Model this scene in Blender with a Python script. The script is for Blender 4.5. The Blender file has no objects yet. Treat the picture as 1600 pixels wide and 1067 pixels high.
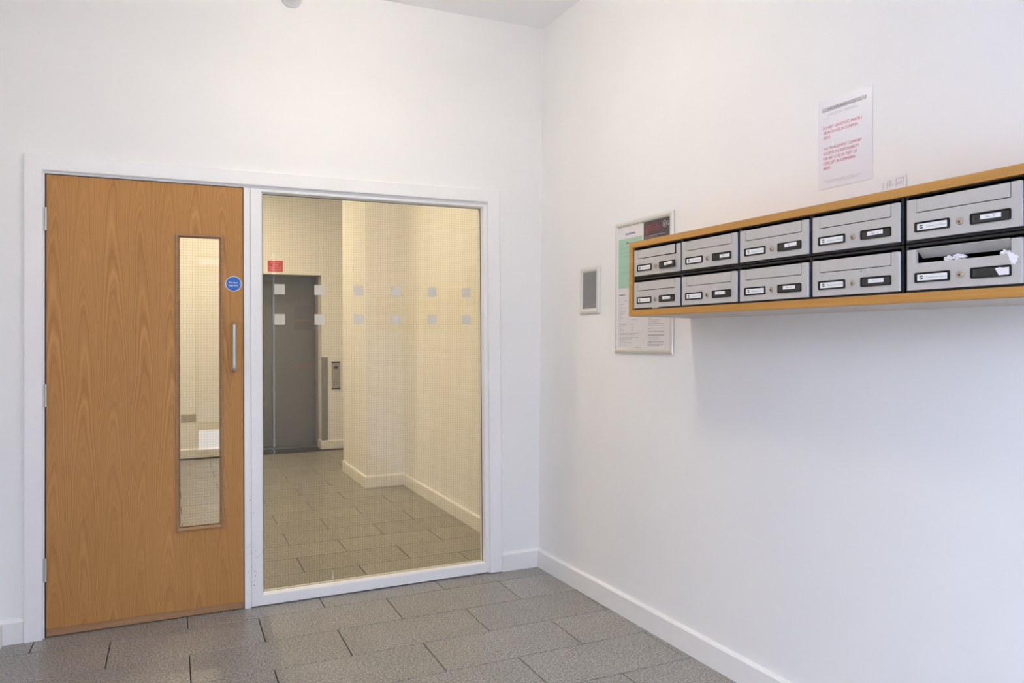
import bpy, bmesh, math, random
from mathutils import Matrix, Vector
random.seed(7)
C = bpy.context.scene.collection
S = bpy.context.scene

# ------------------------------------------------------------------ camera
cam_d = bpy.data.cameras.new('camera')
cam = bpy.data.objects.new('camera', cam_d)
C.objects.link(cam)
F_PX, YAW, PITCH, ROLL, SHY = 1172.872, .4252, .0132, -.0077, -21.7782
_cy, _sy = math.cos(YAW), math.sin(YAW)
fw = Vector((_sy*math.cos(PITCH), _cy*math.cos(PITCH), math.sin(PITCH)))
r0 = Vector((_cy, -_sy, 0)); u0 = r0.cross(fw)
rt = r0*math.cos(ROLL) + u0*math.sin(ROLL)
up = -r0*math.sin(ROLL) + u0*math.cos(ROLL)
m = Matrix((rt, up, -fw)).transposed().to_4x4()
m.translation = Vector((-1.8743, -3.8048, 1.2847))
cam.matrix_world = m
cam_d.sensor_fit = 'HORIZONTAL'; cam_d.sensor_width = 36.0
cam_d.lens = F_PX*36.0/1600.0
cam_d.shift_y = SHY/1600.0
cam_d.clip_start = .05
S.camera = cam

# ------------------------------------------------------------------ light and exposure
S.view_settings.view_transform = 'Standard'
S.view_settings.look = 'None'
S.view_settings.gamma = 1.0
S.view_settings.use_curve_mapping = False
S.view_settings.exposure = 0.07
try:
    S.cycles.use_denoising = True
    S.cycles.max_bounces = 12
    S.cycles.diffuse_bounces = 9
    S.cycles.glossy_bounces = 5
    S.cycles.transparent_max_bounces = 24
    S.cycles.sample_clamp_indirect = 6.0
    S.cycles.caustics_reflective = False
    S.cycles.caustics_refractive = False
except Exception:
    pass
SKY = 16.4
w = bpy.data.worlds.new('overcast_sky'); S.world = w
w.use_nodes = True
bg = w.node_tree.nodes['Background']
bg.inputs['Color'].default_value = (0.635, 0.728, 1.0, 1)
bg.inputs['Strength'].default_value = SKY

def area(name, loc, rot, sx, sy, power, col, shape='RECTANGLE', portal=False, spread=None):
    l = bpy.data.lights.new(name, 'AREA')
    l.shape = shape; l.size = sx
    if shape in ('RECTANGLE', 'ELLIPSE'): l.size_y = sy
    l.energy = power; l.color = col
    if spread: l.spread = spread
    if portal: l.cycles.is_portal = True
    o = bpy.data.objects.new(name, l); C.objects.link(o)
    o.location = loc; o.rotation_euler = rot
    return o
H = 3.042
LAMP = (-1.17, -1.18, 2.74)                # opal drum lamp under the ceiling, just above the frame; its shade gives the light
DRUM_E, DRUM_C = 52, (1, .882, .70)
area('corridor_lamp_light_front', (-1.45, 1.35, H-.052), (0, 0, 0), .25, .25, 29, (1, .834, .56), 'DISK')
area('corridor_lamp_light_back', (-1.45, 3.9, H-.052), (0, 0, 0), .25, .25, 29, (1, .834, .56), 'DISK')
# window openings guide the sky light in (portals emit nothing themselves)
WIN_L = (-4.80, -4.25, .12, 2.55)         # unseen left wall window added for daylight: y0, y1, z0, z1
area('window_portal', (-2.70, (WIN_L[0]+WIN_L[1])/2, (WIN_L[2]+WIN_L[3])/2), (0, -math.pi/2, 0), WIN_L[3]-WIN_L[2], WIN_L[1]-WIN_L[0], 1, (1, 1, 1), portal=True)
REAR = -4.88
area('entrance_portal', (-1.32, REAR-.13, 1.15), (math.pi/2, 0, 0), .62, 2.1, 1, (1, 1, 1), portal=True)
RSX0, RSX1, RSZ0, RSZ1 = -2.50, -1.85, .12, 2.88          # unseen window added left of the entrance for daylight
area('sidelight_portal', ((RSX0+RSX1)/2, REAR-.13, (RSZ0+RSZ1)/2), (math.pi/2, 0, 0), RSX1-RSX0, RSZ1-RSZ0, 1, (1, 1, 1), portal=True)

# ------------------------------------------------------------------ materials
MATS = {}
def mat(name, col, rough=.6, metal=0., spec=.5, coat=0., emit=None, bump=None, var=None, rnd=0.):
    """bump=(scale,strength,distance), var=(scale,amount): noise on colour; rnd: per-object brightness"""
    if name in MATS: return MATS[name]
    x = bpy.data.materials.new(name); x.use_nodes = True
    nt = x.node_tree; b = nt.nodes['Principled BSDF']
    b.inputs['Base Color'].default_value = (*col, 1)
    b.inputs['Roughness'].default_value = rough
    b.inputs['Metallic'].default_value = metal
    b.inputs['Specular IOR Level'].default_value = spec
    b.inputs['Coat Weight'].default_value = coat
    if emit:
        b.inputs['Emission Color'].default_value = (*emit[:3], 1); b.inputs['Emission Strength'].default_value = emit[3]
    tc = nt.nodes.new('ShaderNodeTexCoord')
    if bump:
        n = nt.nodes.new('ShaderNodeTexNoise'); n.inputs['Scale'].default_value = bump[0]; n.inputs['Detail'].default_value = 3
        nt.links.new(tc.outputs['Object'], n.inputs['Vector'])
        bp = nt.nodes.new('ShaderNodeBump'); bp.inputs['Strength'].default_value = bump[1]; bp.inputs['Distance'].default_value = bump[2]
        nt.links.new(n.outputs['Fac'], bp.inputs['Height']); nt.links.new(bp.outputs['Normal'], b.inputs['Normal'])
    if var:
        n = nt.nodes.new('ShaderNodeTexNoise'); n.inputs['Scale'].default_value = var[0]; n.inputs['Detail'].default_value = 4
        nt.links.new(tc.outputs['Object'], n.inputs['Vector'])
        mr = nt.nodes.new('ShaderNodeMapRange')
        mr.inputs['From Min'].default_value = .3; mr.inputs['From Max'].default_value = .7
        mr.inputs['To Min'].default_value = 1-var[1]; mr.inputs['To Max'].default_value = 1+var[1]
        nt.links.new(n.outputs['Fac'], mr.inputs['Value'])
        mx = nt.nodes.new('ShaderNodeVectorMath'); mx.operation = 'SCALE'
        mx.inputs[0].default_value = col
        nt.links.new(mr.outputs['Result'], mx.inputs['Scale'])
        nt.links.new(mx.outputs['Vector'], b.inputs['Base Color'])
    MATS[name] = x
    return x

WHITE = mat('white_wall_paint', (.86, .855, .845), .62, bump=(160, .05, .002), var=(3, .012))
CEIL = mat('white_ceiling_paint', (.90, .905, .91), .8)
GLOSSW = mat('white_gloss_paint', (.88, .875, .87), .32, var=(6, .015))
SKIRT = mat('white_skirting_paint', (.86, .85, .835), .4, var=(5, .02))
ALU = mat('satin_aluminium', (.74, .73, .69), .38, .55)
STEEL = mat('brushed_steel', (.60, .60, .60), .30, .95)
HINGE = mat('satin_hinge_steel', (.62, .60, .55), .38, .8)
GREYM = mat('grey_painted_metal', (.53, .505, .475), .5, .1, bump=(900, .06, .0005), var=(40, .02))
BLACK = mat('black_painted_metal', (.012, .013, .015), .42)
BLACKP = mat('black_plastic', (.006, .006, .007), .5, spec=.3)
DARKW = mat('dark_clear_plastic', (.036, .034, .031), .3, spec=.4)
PAPER = mat('white_paper', (.84, .83, .85), .7)
CARD = mat('white_card', (.85, .85, .84), .5)
INK = mat('black_ink', (.03, .03, .035), .7)
GREYINK = mat('grey_ink', (.30, .29, .30), .7)
PALEINK = mat('pale_grey_ink', (.56, .55, .57), .7)
REDINK = mat('red_ink', (.66, .13, .14), .7)
BLUEINK = mat('navy_ink', (.05, .07, .30), .7)
GREENP = mat('mint_green_print', (.38, .585, .46), .5)
DARKP = mat('charcoal_print', (.075, .055, .065), .35)
DULLRED = mat('dull_red_ink', (.30, .06, .075), .6)
LIFT = mat('grey_lift_steel', (.20, .20, .195), .42, .35, var=(8, .03))
LIFTF = mat('grey_lift_frame', (.23, .225, .215), .45, .35)
SIGNB = mat('blue_sign_plastic', (.015, .13, .52), .35)
SIGNW = mat('white_sign_print', (.85, .86, .88), .45)
SIGNR = mat('red_sign_plastic', (.62, .02, .03), .4)
BRASS = mat('worn_nickel', (.52, .44, .33), .32, .85)
DIFF = mat('lamp_diffuser', (.9, .88, .82), .5, emit=(1, .8, .56, 3))
RUBBER = mat('black_gasket', (.006, .006, .007), .5)
WIRE = mat('georgian_wire', (.20, .18, .15), .5, .2)
SOCK = mat('cream_plastic', (.42, .38, .30), .4)
GROUT = mat('dark_grout', (.03, .028, .026), .9)
CONC = mat('pale_concrete', (.62, .62, .60), .9, var=(2, .05))
ROAD = mat('asphalt', (.035, .035, .037), .9)
BRICKM = mat('brown_facade', (.10, .085, .08), .9)
EDGED = mat('grey_strip', (.24, .235, .23), .5, .1)

def wood_material(name, base, dark, axis_len=2, leaf=None, rough=.38, coat=.15, contrast=1.0):
    """oak; leaf=None: straight grain along local X; leaf=w: crown-cut veneer leaves w wide, grain along local Z"""
    x = bpy.data.materials.new(name); x.use_nodes = True
    nt = x.node_tree; N = nt.nodes; L = nt.links; b = N['Principled BSDF']
    b.inputs['Roughness'].default_value = rough; b.inputs['Coat Weight'].default_value = coat; b.inputs['Specular IOR Level'].default_value = .28
    b.inputs['Coat Roughness'].default_value = .25
    tc = N.new('ShaderNodeTexCoord'); sp = N.new('ShaderNodeSeparateXYZ')
    L.new(tc.outputs['Object'], sp.inputs[0])
    def mth(op, a, bb=None):
        n = N.new('ShaderNodeMath'); n.operation = op
        for i, v in enumerate((a, bb)):
            if v is None: continue
            if isinstance(v, (int, float)): n.inputs[i].default_value = v
            else: L.new(v, n.inputs[i])
        return n.outputs[0]
    def noise(vec, scale, detail=3, rough=.5, dim='3D'):
        n = N.new('ShaderNodeTexNoise'); n.noise_dimensions = dim
        n.inputs['Scale'].default_value = scale; n.inputs['Detail'].default_value = detail; n.inputs['Roughness'].default_value = rough
        L.new(vec, n.inputs['W' if dim == '1D' else 'Vector'])
        return n.outputs['Fac']
    def mapped(sx, sy, sz):
        n = N.new('ShaderNodeMapping'); n.inputs['Scale'].default_value = (sx, sy, sz)
        L.new(tc.outputs['Object'], n.inputs['Vector']); return n.outputs[0]
    if leaf:
        t = mth('DIVIDE', mth('ADD', sp.outputs[0], .03), leaf)
        fr = mth('FRACT', t); idx = mth('FLOOR', t)
        d = mth('MULTIPLY', mth('SUBTRACT', fr, .5), 2.0)                 # -1..1 across a leaf
        wob = mth('MULTIPLY', mth('SUBTRACT', noise(mapped(2.5, 2.5, .9), 1.6, 2), .5), 1.0)
        d = mth('ADD', d, wob)
        d2 = mth('MULTIPLY', d, d)
        zz = mth('ADD', sp.outputs[2], mth('MULTIPLY', mth('SINE', mth('MULTIPLY', idx, 2.1)), .33))
        v = mth('ADD', mth('MULTIPLY', d2, 1.25), mth('MULTIPLY', zz, 1.35))
        v = mth('ADD', v, mth('MULTIPLY', noise(mapped(7, 7, 1.6), 1.5, 3), .60))
        rings = noise(v, 6.5, 3, .6, '1D')
        fine = noise(mapped(420, 420, 5), 1.0, 2)
        broad = noise(mapped(3.5, 3.5, .7), 1.0, 2)
        g = mth('ADD', mth('MULTIPLY', rings, .62), mth('MULTIPLY', fine, .20))
        g = mth('ADD', g, mth('MULTIPLY', broad, .22))
    else:
        rings = noise(mapped(1.6, 55, 55), 1.0, 4, .6)
        fine = noise(mapped(8, 500, 500), 1.0, 2)
        g = mth('ADD', mth('MULTIPLY', rings, .7), mth('MULTIPLY', fine, .32))
    cr = N.new('ShaderNodeValToRGB')
    e = cr.color_ramp.elements
    lo, hi = .5-.20/contrast, .5+.22/contrast
    e[0].position = lo; e[0].color = (*dark, 1); e[1].position = hi; e[1].color = (*base, 1)
    L.new(g, cr.inputs[0]); L.new(cr.outputs[0], b.inputs['Base Color'])
    bp = N.new('ShaderNodeBump'); bp.inputs['Strength'].default_value = .08; bp.inputs['Distance'].default_value = .001
    L.new(g, bp.inputs['Height']); L.new(bp.outputs[0], b.inputs['Normal'])
    return x
DOORW = wood_material('oak_door_veneer', (.56, .285, .092), (.345, .16, .045), leaf=.1155, coat=0, rough=.5)
BEADW = wood_material('oak_bead', (.40, .235, .12), (.28, .15, .07))
OAKL = wood_material('oak_lipping', (.60, .315, .085), (.43, .20, .045))
DROPW = wood_material('oak_door_lipping', (.46, .26, .13), (.30, .16, .075))

def glass_material(name, ior=1.5, tint=(1, 1, 1)):
    x = bpy.data.materials.new(name); x.use_nodes = True
    nt = x.node_tree; N = nt.nodes; L = nt.links
    N.remove(N['Principled BSDF'])
    tr = N.new('ShaderNodeBsdfTransparent'); tr.inputs[0].default_value = (*tint, 1)
    gl = N.new('ShaderNodeBsdfGlossy'); gl.inputs['Roughness'].default_value = .004
    geo = N.new('ShaderNodeNewGeometry')
    mr = N.new('ShaderNodeMapRange')
    mr.inputs['To Min'].default_value = ior; mr.inputs['To Max'].default_value = 1/ior
    L.new(geo.outputs['Backfacing'], mr.inputs['Value'])
    fr = N.new('ShaderNodeFresnel'); L.new(mr.outputs[0], fr.inputs['IOR'])
    mx = N.new('ShaderNodeMixShader')
    L.new(fr.outputs[0], mx.inputs[0]); L.new(tr.outputs[0], mx.inputs[1]); L.new(gl.outputs[0], mx.inputs[2])
    L.new(mx.outputs[0], N['Material Output'].inputs[0])
    return x
GLASS = glass_material('wired_glass', 1.52, (.95, .935, .89))
CLEAR = glass_material('clear_glass', 1.5, (.98, .985, .98))
SMOKED = glass_material('smoked_glass', 1.5, (.42, .40, .40))
def frosted_material():
    x = bpy.data.materials.new('frosted_film'); x.use_nodes = True
    nt = x.node_tree; N = nt.nodes; L = nt.links; b = N['Principled BSDF']
    b.inputs['Base Color'].default_value = (.72, .69, .61, 1); b.inputs['Roughness'].default_value = .6
    tr = N.new('ShaderNodeBsdfTransparent'); mx = N.new('ShaderNodeMixShader'); mx.inputs[0].default_value = .74
    L.new(tr.outputs[0], mx.inputs[1]); L.new(b.outputs[0], mx.inputs[2]); L.new(mx.outputs[0], N['Material Output'].inputs[0])
    return x
FROST = frosted_material()

def tile_material():
    x = bpy.data.materials.new('speckled_granite_tile'); x.use_nodes = True
    nt = x.node_tree; N = nt.nodes; L = nt.links; b = N['Principled BSDF']
    tc = N.new('ShaderNodeTexCoord'); oi = N.new('ShaderNodeObjectInfo')
    ad = N.new('ShaderNodeVectorMath'); ad.operation = 'ADD'
    L.new(tc.outputs['Object'], ad.inputs[0]); L.new(oi.outputs['Location'], ad.inputs[1])
    def noise(s, d, r=.6):
        n = N.new('ShaderNodeTexNoise'); n.inputs['Scale'].default_value = s; n.inputs['Detail'].default_value = d; n.inputs['Roughness'].default_value = r
        L.new(ad.outputs[0], n.inputs['Vector']); return n.outputs['Fac']
    cr = N.new('ShaderNodeValToRGB'); e = cr.color_ramp.elements
    e[0].position = .37; e[0].color = (.095, .09, .082, 1); e[1].position = .63; e[1].color = (.54, .513, .47, 1)
    k = cr.color_ramp.elements.new(.5); k.color = (.265, .252, .23, 1)
    L.new(noise(120, 5, .8), cr.inputs[0])
    mr = N.new('ShaderNodeMapRange'); mr.inputs['To Min'].default_value = .95; mr.inputs['To Max'].default_value = 1.05
    L.new(oi.outputs['Random'], mr.inputs['Value'])
    m2 = N.new('ShaderNodeMapRange'); m2.inputs['From Min'].default_value = .3; m2.inputs['From Max'].default_value = .7
    m2.inputs['To Min'].default_value = .93; m2.inputs['To Max'].default_value = 1.07
    L.new(noise(4, 3), m2.inputs['Value'])
    mu = N.new('ShaderNodeMath'); mu.operation = 'MULTIPLY'; L.new(mr.outputs[0], mu.inputs[0]); L.new(m2.outputs[0], mu.inputs[1])
    sc = N.new('ShaderNodeVectorMath'); sc.operation = 'SCALE'; L.new(cr.outputs[0], sc.inputs[0]); L.new(mu.outputs[0], sc.inputs['Scale'])
    L.new(sc.outputs[0], b.inputs['Base Color'])
    rr = N.new('ShaderNodeMapRange'); rr.inputs['To Min'].default_value = .26; rr.inputs['To Max'].default_value = .46
    L.new(noise(9, 4), rr.inputs['Value']); L.new(rr.outputs[0], b.inputs['Roughness'])
    b.inputs['Specular IOR Level'].default_value = .5
    return x
TILE = tile_material()

# ------------------------------------------------------------------ mesh helpers
def obj(name, mesh, material=None, parent=None, loc=None, kind=None, label=None):
    o = bpy.data.objects.new(name, mesh); C.objects.link(o)
    if material is not None and not mesh.materials: mesh.materials.append(material)
    if parent is not None: o.parent = parent
    if loc is not None: o.location = loc
    if kind: o['kind'] = kind
    if label: o['label'] = label
    return o
def tag(o, label, cat, group=None, kind=None):
    o['label'] = label; o['category'] = cat
    if group: o['group'] = group
    if kind: o['kind'] = kind
    return o
def empty(name, mw, label, cat, group=None, kind=None):
    o = bpy.data.objects.new(name, None); C.objects.link(o); o.empty_display_size = .05
    o.matrix_world = mw if isinstance(mw, Matrix) else Matrix.Translation(mw)
    return tag(o, label, cat, group, kind)
class MB:
    def __init__(s): s.v = []; s.f = []
    def add(s, vs, fs):
        n = len(s.v); s.v += [tuple(p) for p in vs]; s.f += [tuple(i+n for i in q) for q in fs]; return s
    def box(s, x0, x1, y0, y1, z0, z1):
        return s.add([(x0,y0,z0),(x1,y0,z0),(x1,y1,z0),(x0,y1,z0),(x0,y0,z1),(x1,y0,z1),(x1,y1,z1),(x0,y1,z1)],
                     [(0,3,2,1),(4,5,6,7),(0,1,5,4),(1,2,6,5),(2,3,7,6),(3,0,4,7)])
    def prism_y(s, pts, y0, y1):
        """outline of (x,z), counter-clockwise seen from -Y"""
        n = len(pts)
        return s.add([(x,y0,z) for x,z in pts]+[(x,y1,z) for x,z in pts],
                     [tuple(range(n)), tuple(range(2*n-1,n-1,-1))]+[(i,i+n,(i+1)%n+n,(i+1)%n) for i in range(n)])
    def prism_z(s, pts, z0, z1):
        n = len(pts)
        return s.add([(x,y,z0) for x,y in pts]+[(x,y,z1) for x,y in pts],
                     [tuple(range(n-1,-1,-1)), tuple(range(n,2*n))]+[(i,(i+1)%n,(i+1)%n+n,i+n) for i in range(n)])
    def ring_y(s, outer, inner, y0, y1, yi=None):
        n = len(outer); yi = y0 if yi is None else yi
        vs = [(x,y0,z) for x,z in outer]+[(x,yi,z) for x,z in inner]+[(x,y1,z) for x,z in outer]+[(x,y1,z) for x,z in inner]
        fs = []
        for i in range(n):
            j = (i+1) % n
            fs += [(i,j,j+n,i+n), (i+2*n,i+3*n,j+3*n,j+2*n), (i,i+2*n,j+2*n,j), (i+n,j+n,j+3*n,i+3*n)]
        return s.add(vs, fs)
    def tube(s, path, r, n=12):
        base = len(s.v); P = [Vector(p) for p in path]; vs = []; ref = None
        for i, p in enumerate(P):
            t = (P[min(i+1,len(P)-1)]-P[max(i-1,0)]).normalized()
            if ref is None: ref = Vector((1,0,0)) if abs(t.x) < .9 else Vector((0,1,0))
            a = t.cross(ref).normalized(); b = t.cross(a).normalized(); 
            for k in range(n):
                q = 2*math.pi*k/n; vs.append(p+a*math.cos(q)*r+b*math.sin(q)*r)
        fs = [(i*n+k, i*n+(k+1)%n, (i+1)*n+(k+1)%n, (i+1)*n+k) for i in range(len(P)-1) for k in range(n)]
        fs += [tuple(range(n-1,-1,-1)), tuple((len(P)-1)*n+k for k in range(n))]
        return s.add(vs, fs)
    def disc_y(s, cx, cz, prof, n=32):
        """lathe about Y; prof list of (radius,y) from front centre to back"""
        vs = []; fs = []
        for r, y in prof:
            vs += [(cx+r*math.cos(2*math.pi*k/n), y, cz+r*math.sin(2*math.pi*k/n)) for k in range(n)]
        m_ = len(prof)
        fs.append(tuple(range(n)))
        for i in range(m_-1):
            fs += [(i*n+k, (i+1)*n+k, (i+1)*n+(k+1)%n, i*n+(k+1)%n) for k in range(n)]
        fs.append(tuple((m_-1)*n+k for k in range(n-1,-1,-1)))
        return s.add(vs, fs)
    def mesh(s, name='m', bevel=0, smooth=False, fix=True):
        me = bpy.data.meshes.new(name); me.from_pydata(s.v, [], s.f)
        if bevel or fix:
            bm = bmesh.new(); bm.from_mesh(me)
            if bevel:
                bmesh.ops.bevel(bm, geom=[e for e in bm.edges if len(e.link_faces)==2 and e.calc_face_angle(0) > .6], offset=bevel, segments=1, affect='EDGES', clamp_overlap=True)
            bmesh.ops.recalc_face_normals(bm, faces=bm.faces)
            bm.to_mesh(me); bm.free()
        if smooth:
            for p in me.polygons: p.use_smooth = True
            try: me.set_sharp_from_angle(angle=.7)
            except Exception: pass
        return me
def rect(x0, x1, z0, z1): return [(x0,z0),(x1,z0),(x1,z1),(x0,z1)]
def rrect(x0, x1, z0, z1, r, n=4):
    o = []
    for cx, cz, a0 in ((x0+r,z0+r,180),(x1-r,z0+r,270),(x1-r,z1-r,0),(x0+r,z1-r,90)):
        for k in range(n+1):
            a = math.radians(a0+90*k/n); o.append((cx+r*math.cos(a), cz+r*math.sin(a)))
    return o
def mitred(x0, x1, z0, z1, prof, sides='btlr'):
    """four mitred members round a rectangle; prof: (inward, y) points, a closed section"""
    out = {}
    n = len(prof)
    ends = {'b': lambda d: ((x0+d,z0+d),(x1-d,z0+d)), 't': lambda d: ((x0+d,z1-d),(x1-d,z1-d)),
            'l': lambda d: ((x0+d,z0+d),(x0+d,z1-d)), 'r': lambda d: ((x1-d,z0+d),(x1-d,z1-d))}
    for s_ in sides:
        vs = []
        for d, y in prof:
            a, b = ends[s_](d); vs += [(a[0],y,a[1]),(b[0],y,b[1])]
        fs = [(2*i,2*i+1,(2*((i+1)%n))+1,2*((i+1)%n)) for i in range(n)]
        fs += [tuple(2*i for i in range(n)), tuple(2*i+1 for i in range(n-1,-1,-1))]
        out[s_] = MB().add(vs, fs).mesh('member')
    return out
def box_mesh(x0,x1,y0,y1,z0,z1,bevel=0): return MB().box(x0,x1,y0,y1,z0,z1).mesh('box', bevel)
def text_mb(mb, txt, x, z, height, width=None, align='LEFT', y=-.0004, bold=0.0, vcenter=True):
    """lettering in the XZ plane facing -Y, cap height 'height'"""
    cu = bpy.data.curves.new('lettering', 'FONT'); cu.body = txt; cu.size = 1; cu.resolution_u = 2
    cu.offset = bold
    o = bpy.data.objects.new('lettering_tmp', cu); C.objects.link(o)
    me = o.to_mesh()
    co = [v.co.copy() for v in me.vertices]; pf = [tuple(p.vertices) for p in me.polygons]
    o.to_mesh_clear(); bpy.data.objects.remove(o); bpy.data.curves.remove(cu)
    if not co: return mb
    x0 = min(c.x for c in co); x1 = max(c.x for c in co)
    k = height/.727
    kx = (width/(x1-x0)) if width else k
    wtot = (x1-x0)*kx
    ox = {'LEFT':0,'CENTER':-wtot/2,'RIGHT':-wtot}[align]
    oz = z-height/2 if vcenter else z
    return mb.add([(x+ox+(c.x-x0)*kx, y, oz+c.y*k) for c in co], pf)
def words_mb(mb, x0, x1, z, h, y=-.0004, lo=.006, hi=.016, gap=.0025):
    """a line of print too small to read: word blocks"""
    x = x0
    while x < x1-.001:
        e = min(x1, x+random.uniform(lo, hi))
        mb.add([(x,y,z-h/2),(e,y,z-h/2),(e,y,z+h/2),(x,y,z+h/2)], [(0,1,2,3)])
        x = e+gap
    return mb
def lettering(name, mb, material, parent, loc=None):
    o = obj(name, mb.mesh('lettering', fix=False), material, parent, loc); o['kind'] = 'stuff'; return o
I4 = Matrix.Identity(4)

# frame of the right wall: X along the wall towards the camera, Y into the wall, Z up (the wall is a little out of square and out of plumb)
RA, RL = .0259, .0186
va = Vector((RA, -1, 0)).normalized()
vb = Vector((RL, 0, 1)); vn = vb.cross(va).normalized()
if vn.x > 0: vn = -vn
vu = (va.cross(vn)).normalized()
if vu.z < 0: vu = -vu
MR = Matrix((va, -vn, vu)).transposed().to_4x4()
def RM(u, off, z): return MR @ Matrix.Translation((u, -off, z))

# ================================================================== structure
XL, XR = -2.544, 0.0
OX0, OX1, OZ = -2.386, -.290, 2.0305       # opening in the back wall
TH = .12
b = MB()
b.prism_y([(XL-.15,0),(OX0,0),(OX0,OZ),(OX1,OZ),(OX1,0),(.08,0),(.08,H),(XL-.15,H)], 0, TH)
tag(obj('wall_back', b.mesh('wall'), WHITE), 'white painted back wall around the oak door and the glazed screen', 'wall', kind='structure')
o = obj('wall_right', MB().box(-.05, 5.1, 0, .15, 0, H+.02).mesh('wall'), WHITE); o.matrix_world = MR
tag(o, 'white painted right wall behind the letterboxes and notices', 'wall', kind='structure')
b = MB()
y0, y1, z0, z1 = WIN_L
X0, X1 = XL-.15, XL
b.box(X0,X1,REAR-.12,y0,0,H).box(X0,X1,y1,0,0,H).box(X0,X1,y0,y1,0,z0).box(X0,X1,y0,y1,z1,H)
tag(obj('wall_left', b.mesh('wall'), WHITE), 'white painted left wall at the left edge of the lobby', 'wall', kind='structure')
# rear wall behind the camera: entrance door opening, added daylight window and added streak slit
b = MB()
EX0, EX1 = -1.655, -1.02
SLX0, SLX1 = -.846, -.820
b.box(XL-.15,RSX0,REAR-.12,REAR,0,H).box(RSX1,EX0,REAR-.12,REAR,0,H).box(RSX0,RSX1,REAR-.12,REAR,0,RSZ0).box(RSX0,RSX1,REAR-.12,REAR,RSZ1,H).box(EX1,SLX0,REAR-.12,REAR,0,H).box(SLX1,.2,REAR-.12,REAR,0,H)
b.box(EX0,EX1,REAR-.12,REAR,2.20,H).box(SLX0,SLX1,REAR-.12,REAR,2.25,H)
tag(obj('wall_rear', b.mesh('wall'), WHITE), 'white painted rear wall with the street entrance, seen only in reflections', 'wall', kind='structure')
# corridor walls
CEND = 5.10
LX0, LX1, LZ = -1.19, -.283, 2.028          # lift opening
PIER = (-.352, -.015, 2.624, 3.567)
o = obj('wall_corridor_right', MB().box(PIER[1]+.0, .14, TH, PIER[2], 0, H).mesh('wall'), WHITE)
tag(o, 'cream lit right wall of the corridor behind the glazed screen', 'wall', kind='structure')
o = obj('wall_corridor_pier', MB().box(PIER[0], .14, PIER[2], PIER[3], 0, H).mesh('wall'), WHITE)
tag(o, 'square pier standing out from the corridor right wall', 'wall', kind='structure')
o = obj('wall_corridor_far', MB().box(.75, .9, PIER[3], CEND+.3, 0, H).box(.14, .9, PIER[3]-.12, PIER[3], 0, H).mesh('wall'), WHITE)
tag(o, 'side wall of the lift lobby hidden past the pier', 'wall', kind='structure')
b = MB()
b.prism_y([(XL-.15,0),(LX0,0),(LX0,LZ),(LX1,LZ),(LX1,0),(.9,0),(.9,H),(XL-.15,H)], CEND, CEND+.24)
tag(obj('wall_lift', b.mesh('wall'), WHITE), 'cream lit end wall of the corridor around the grey lift door', 'wall', kind='structure')
o = obj('wall_corridor_left', MB().box(XL-.15, XL, TH, CEND, 0, H).mesh('wall'), WHITE)
tag(o, 'left wall of the corridor behind the oak door', 'wall', kind='structure')
o = obj('ceiling', MB().box(XL-.15, .95, REAR-.12, CEND+.6, H, H+.1).mesh('ceiling'), CEIL)
tag(o, 'plain pale grey white ceiling', 'ceiling', kind='structure')

# ------------------------------------------------------------------ floor with tiles
fl = obj('floor', MB().box(XL-.15, .95, REAR-.12, CEND+.6, -.08, -.006).mesh('floor'), GROUT)
tag(fl, 'grey speckled stone tile floor laid in running bond', 'floor', kind='structure')
G = .0042
YA, TY, TX = -.1479, .2997, .6018
full = None
def tile_mesh(w_, d_):
    return MB().box(0, w_, 0, d_, -.010, 0).mesh('tile', .0012)
cache = {}
def add_tile(x0, x1, y0, y1):
    global full
    key = (round(x1-x0,4), round(y1-y0,4))
    if key not in cache: cache[key] = tile_mesh(x1-x0, y1-y0)
    o = obj('tile', cache[key], TILE, fl, (x0, y0, random.uniform(-.0004,.0004)))
for row in range(-17, 20):
    ya = YA-row*TY; yb = ya-TY          # row 1 lies between YA and YA-TY
    off = -.3105 if row % 2 == 0 else -.6085
    lo_y, hi_y = max(yb+G/2, REAR), min(ya-G/2, CEND+.46)
    if hi_y-lo_y < .03: continue
    for n in range(-2, 6):
        xb = off-(n-1)*TX; xa = xb-TX
        xa2, xb2 = max(xa+G/2, XL+.0), min(xb-G/2, .10 if hi_y < PIER[3] else .75)
        if lo_y < 0: xb2 = min(xb2, .13)
        if xb2-xa2 < .03: continue
        if hi_y < -4.2 and False: continue
        add_tile(xa2, xb2, lo_y, hi_y)

# ------------------------------------------------------------------ skirting boards
def skirt_prof_x(x0, x1, yf, yb):       # runs along X, front at yf (towards -Y)
    return MB().add([(x0,yf,0),(x0,yf,.090),(x0,yf+.006,.098),(x0,yb,.100),(x0,yb,0),(x1,yf,0),(x1,yf,.090),(x1,yf+.006,.098),(x1,yb,.100),(x1,yb,0)],
        [(0,1,2,3,4),(9,8,7,6,5),(0,5,6,1),(1,6,7,2),(2,7,8,3),(3,8,9,4),(4,9,5,0)]).mesh('skirting')
def skirt_run(name, segs, label):
    r = None
    for i, (me, mw) in enumerate(segs):
        pass
T = .015
tag(obj('baseboard_back_left', skirt_prof_x(XL+.0, -2.4545, -T, 0), SKIRT), 'short white skirting left of the oak door', 'baseboard', kind='structure')
tag(obj('baseboard_back_right', skirt_prof_x(-.227, .0, -T, 0), SKIRT), 'short white skirting between the glazed screen and the corner', 'baseboard', kind='structure')
br = empty('baseboard_right', MR, 'long white skirting along the foot of the right wall', 'baseboard', kind='structure')
obj('board', skirt_prof_x(T*.9, 1.2115, -T, 0), SKIRT, br)
obj('board', skirt_prof_x(1.2135, 5.0, -T, 0), SKIRT, br)
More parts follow.
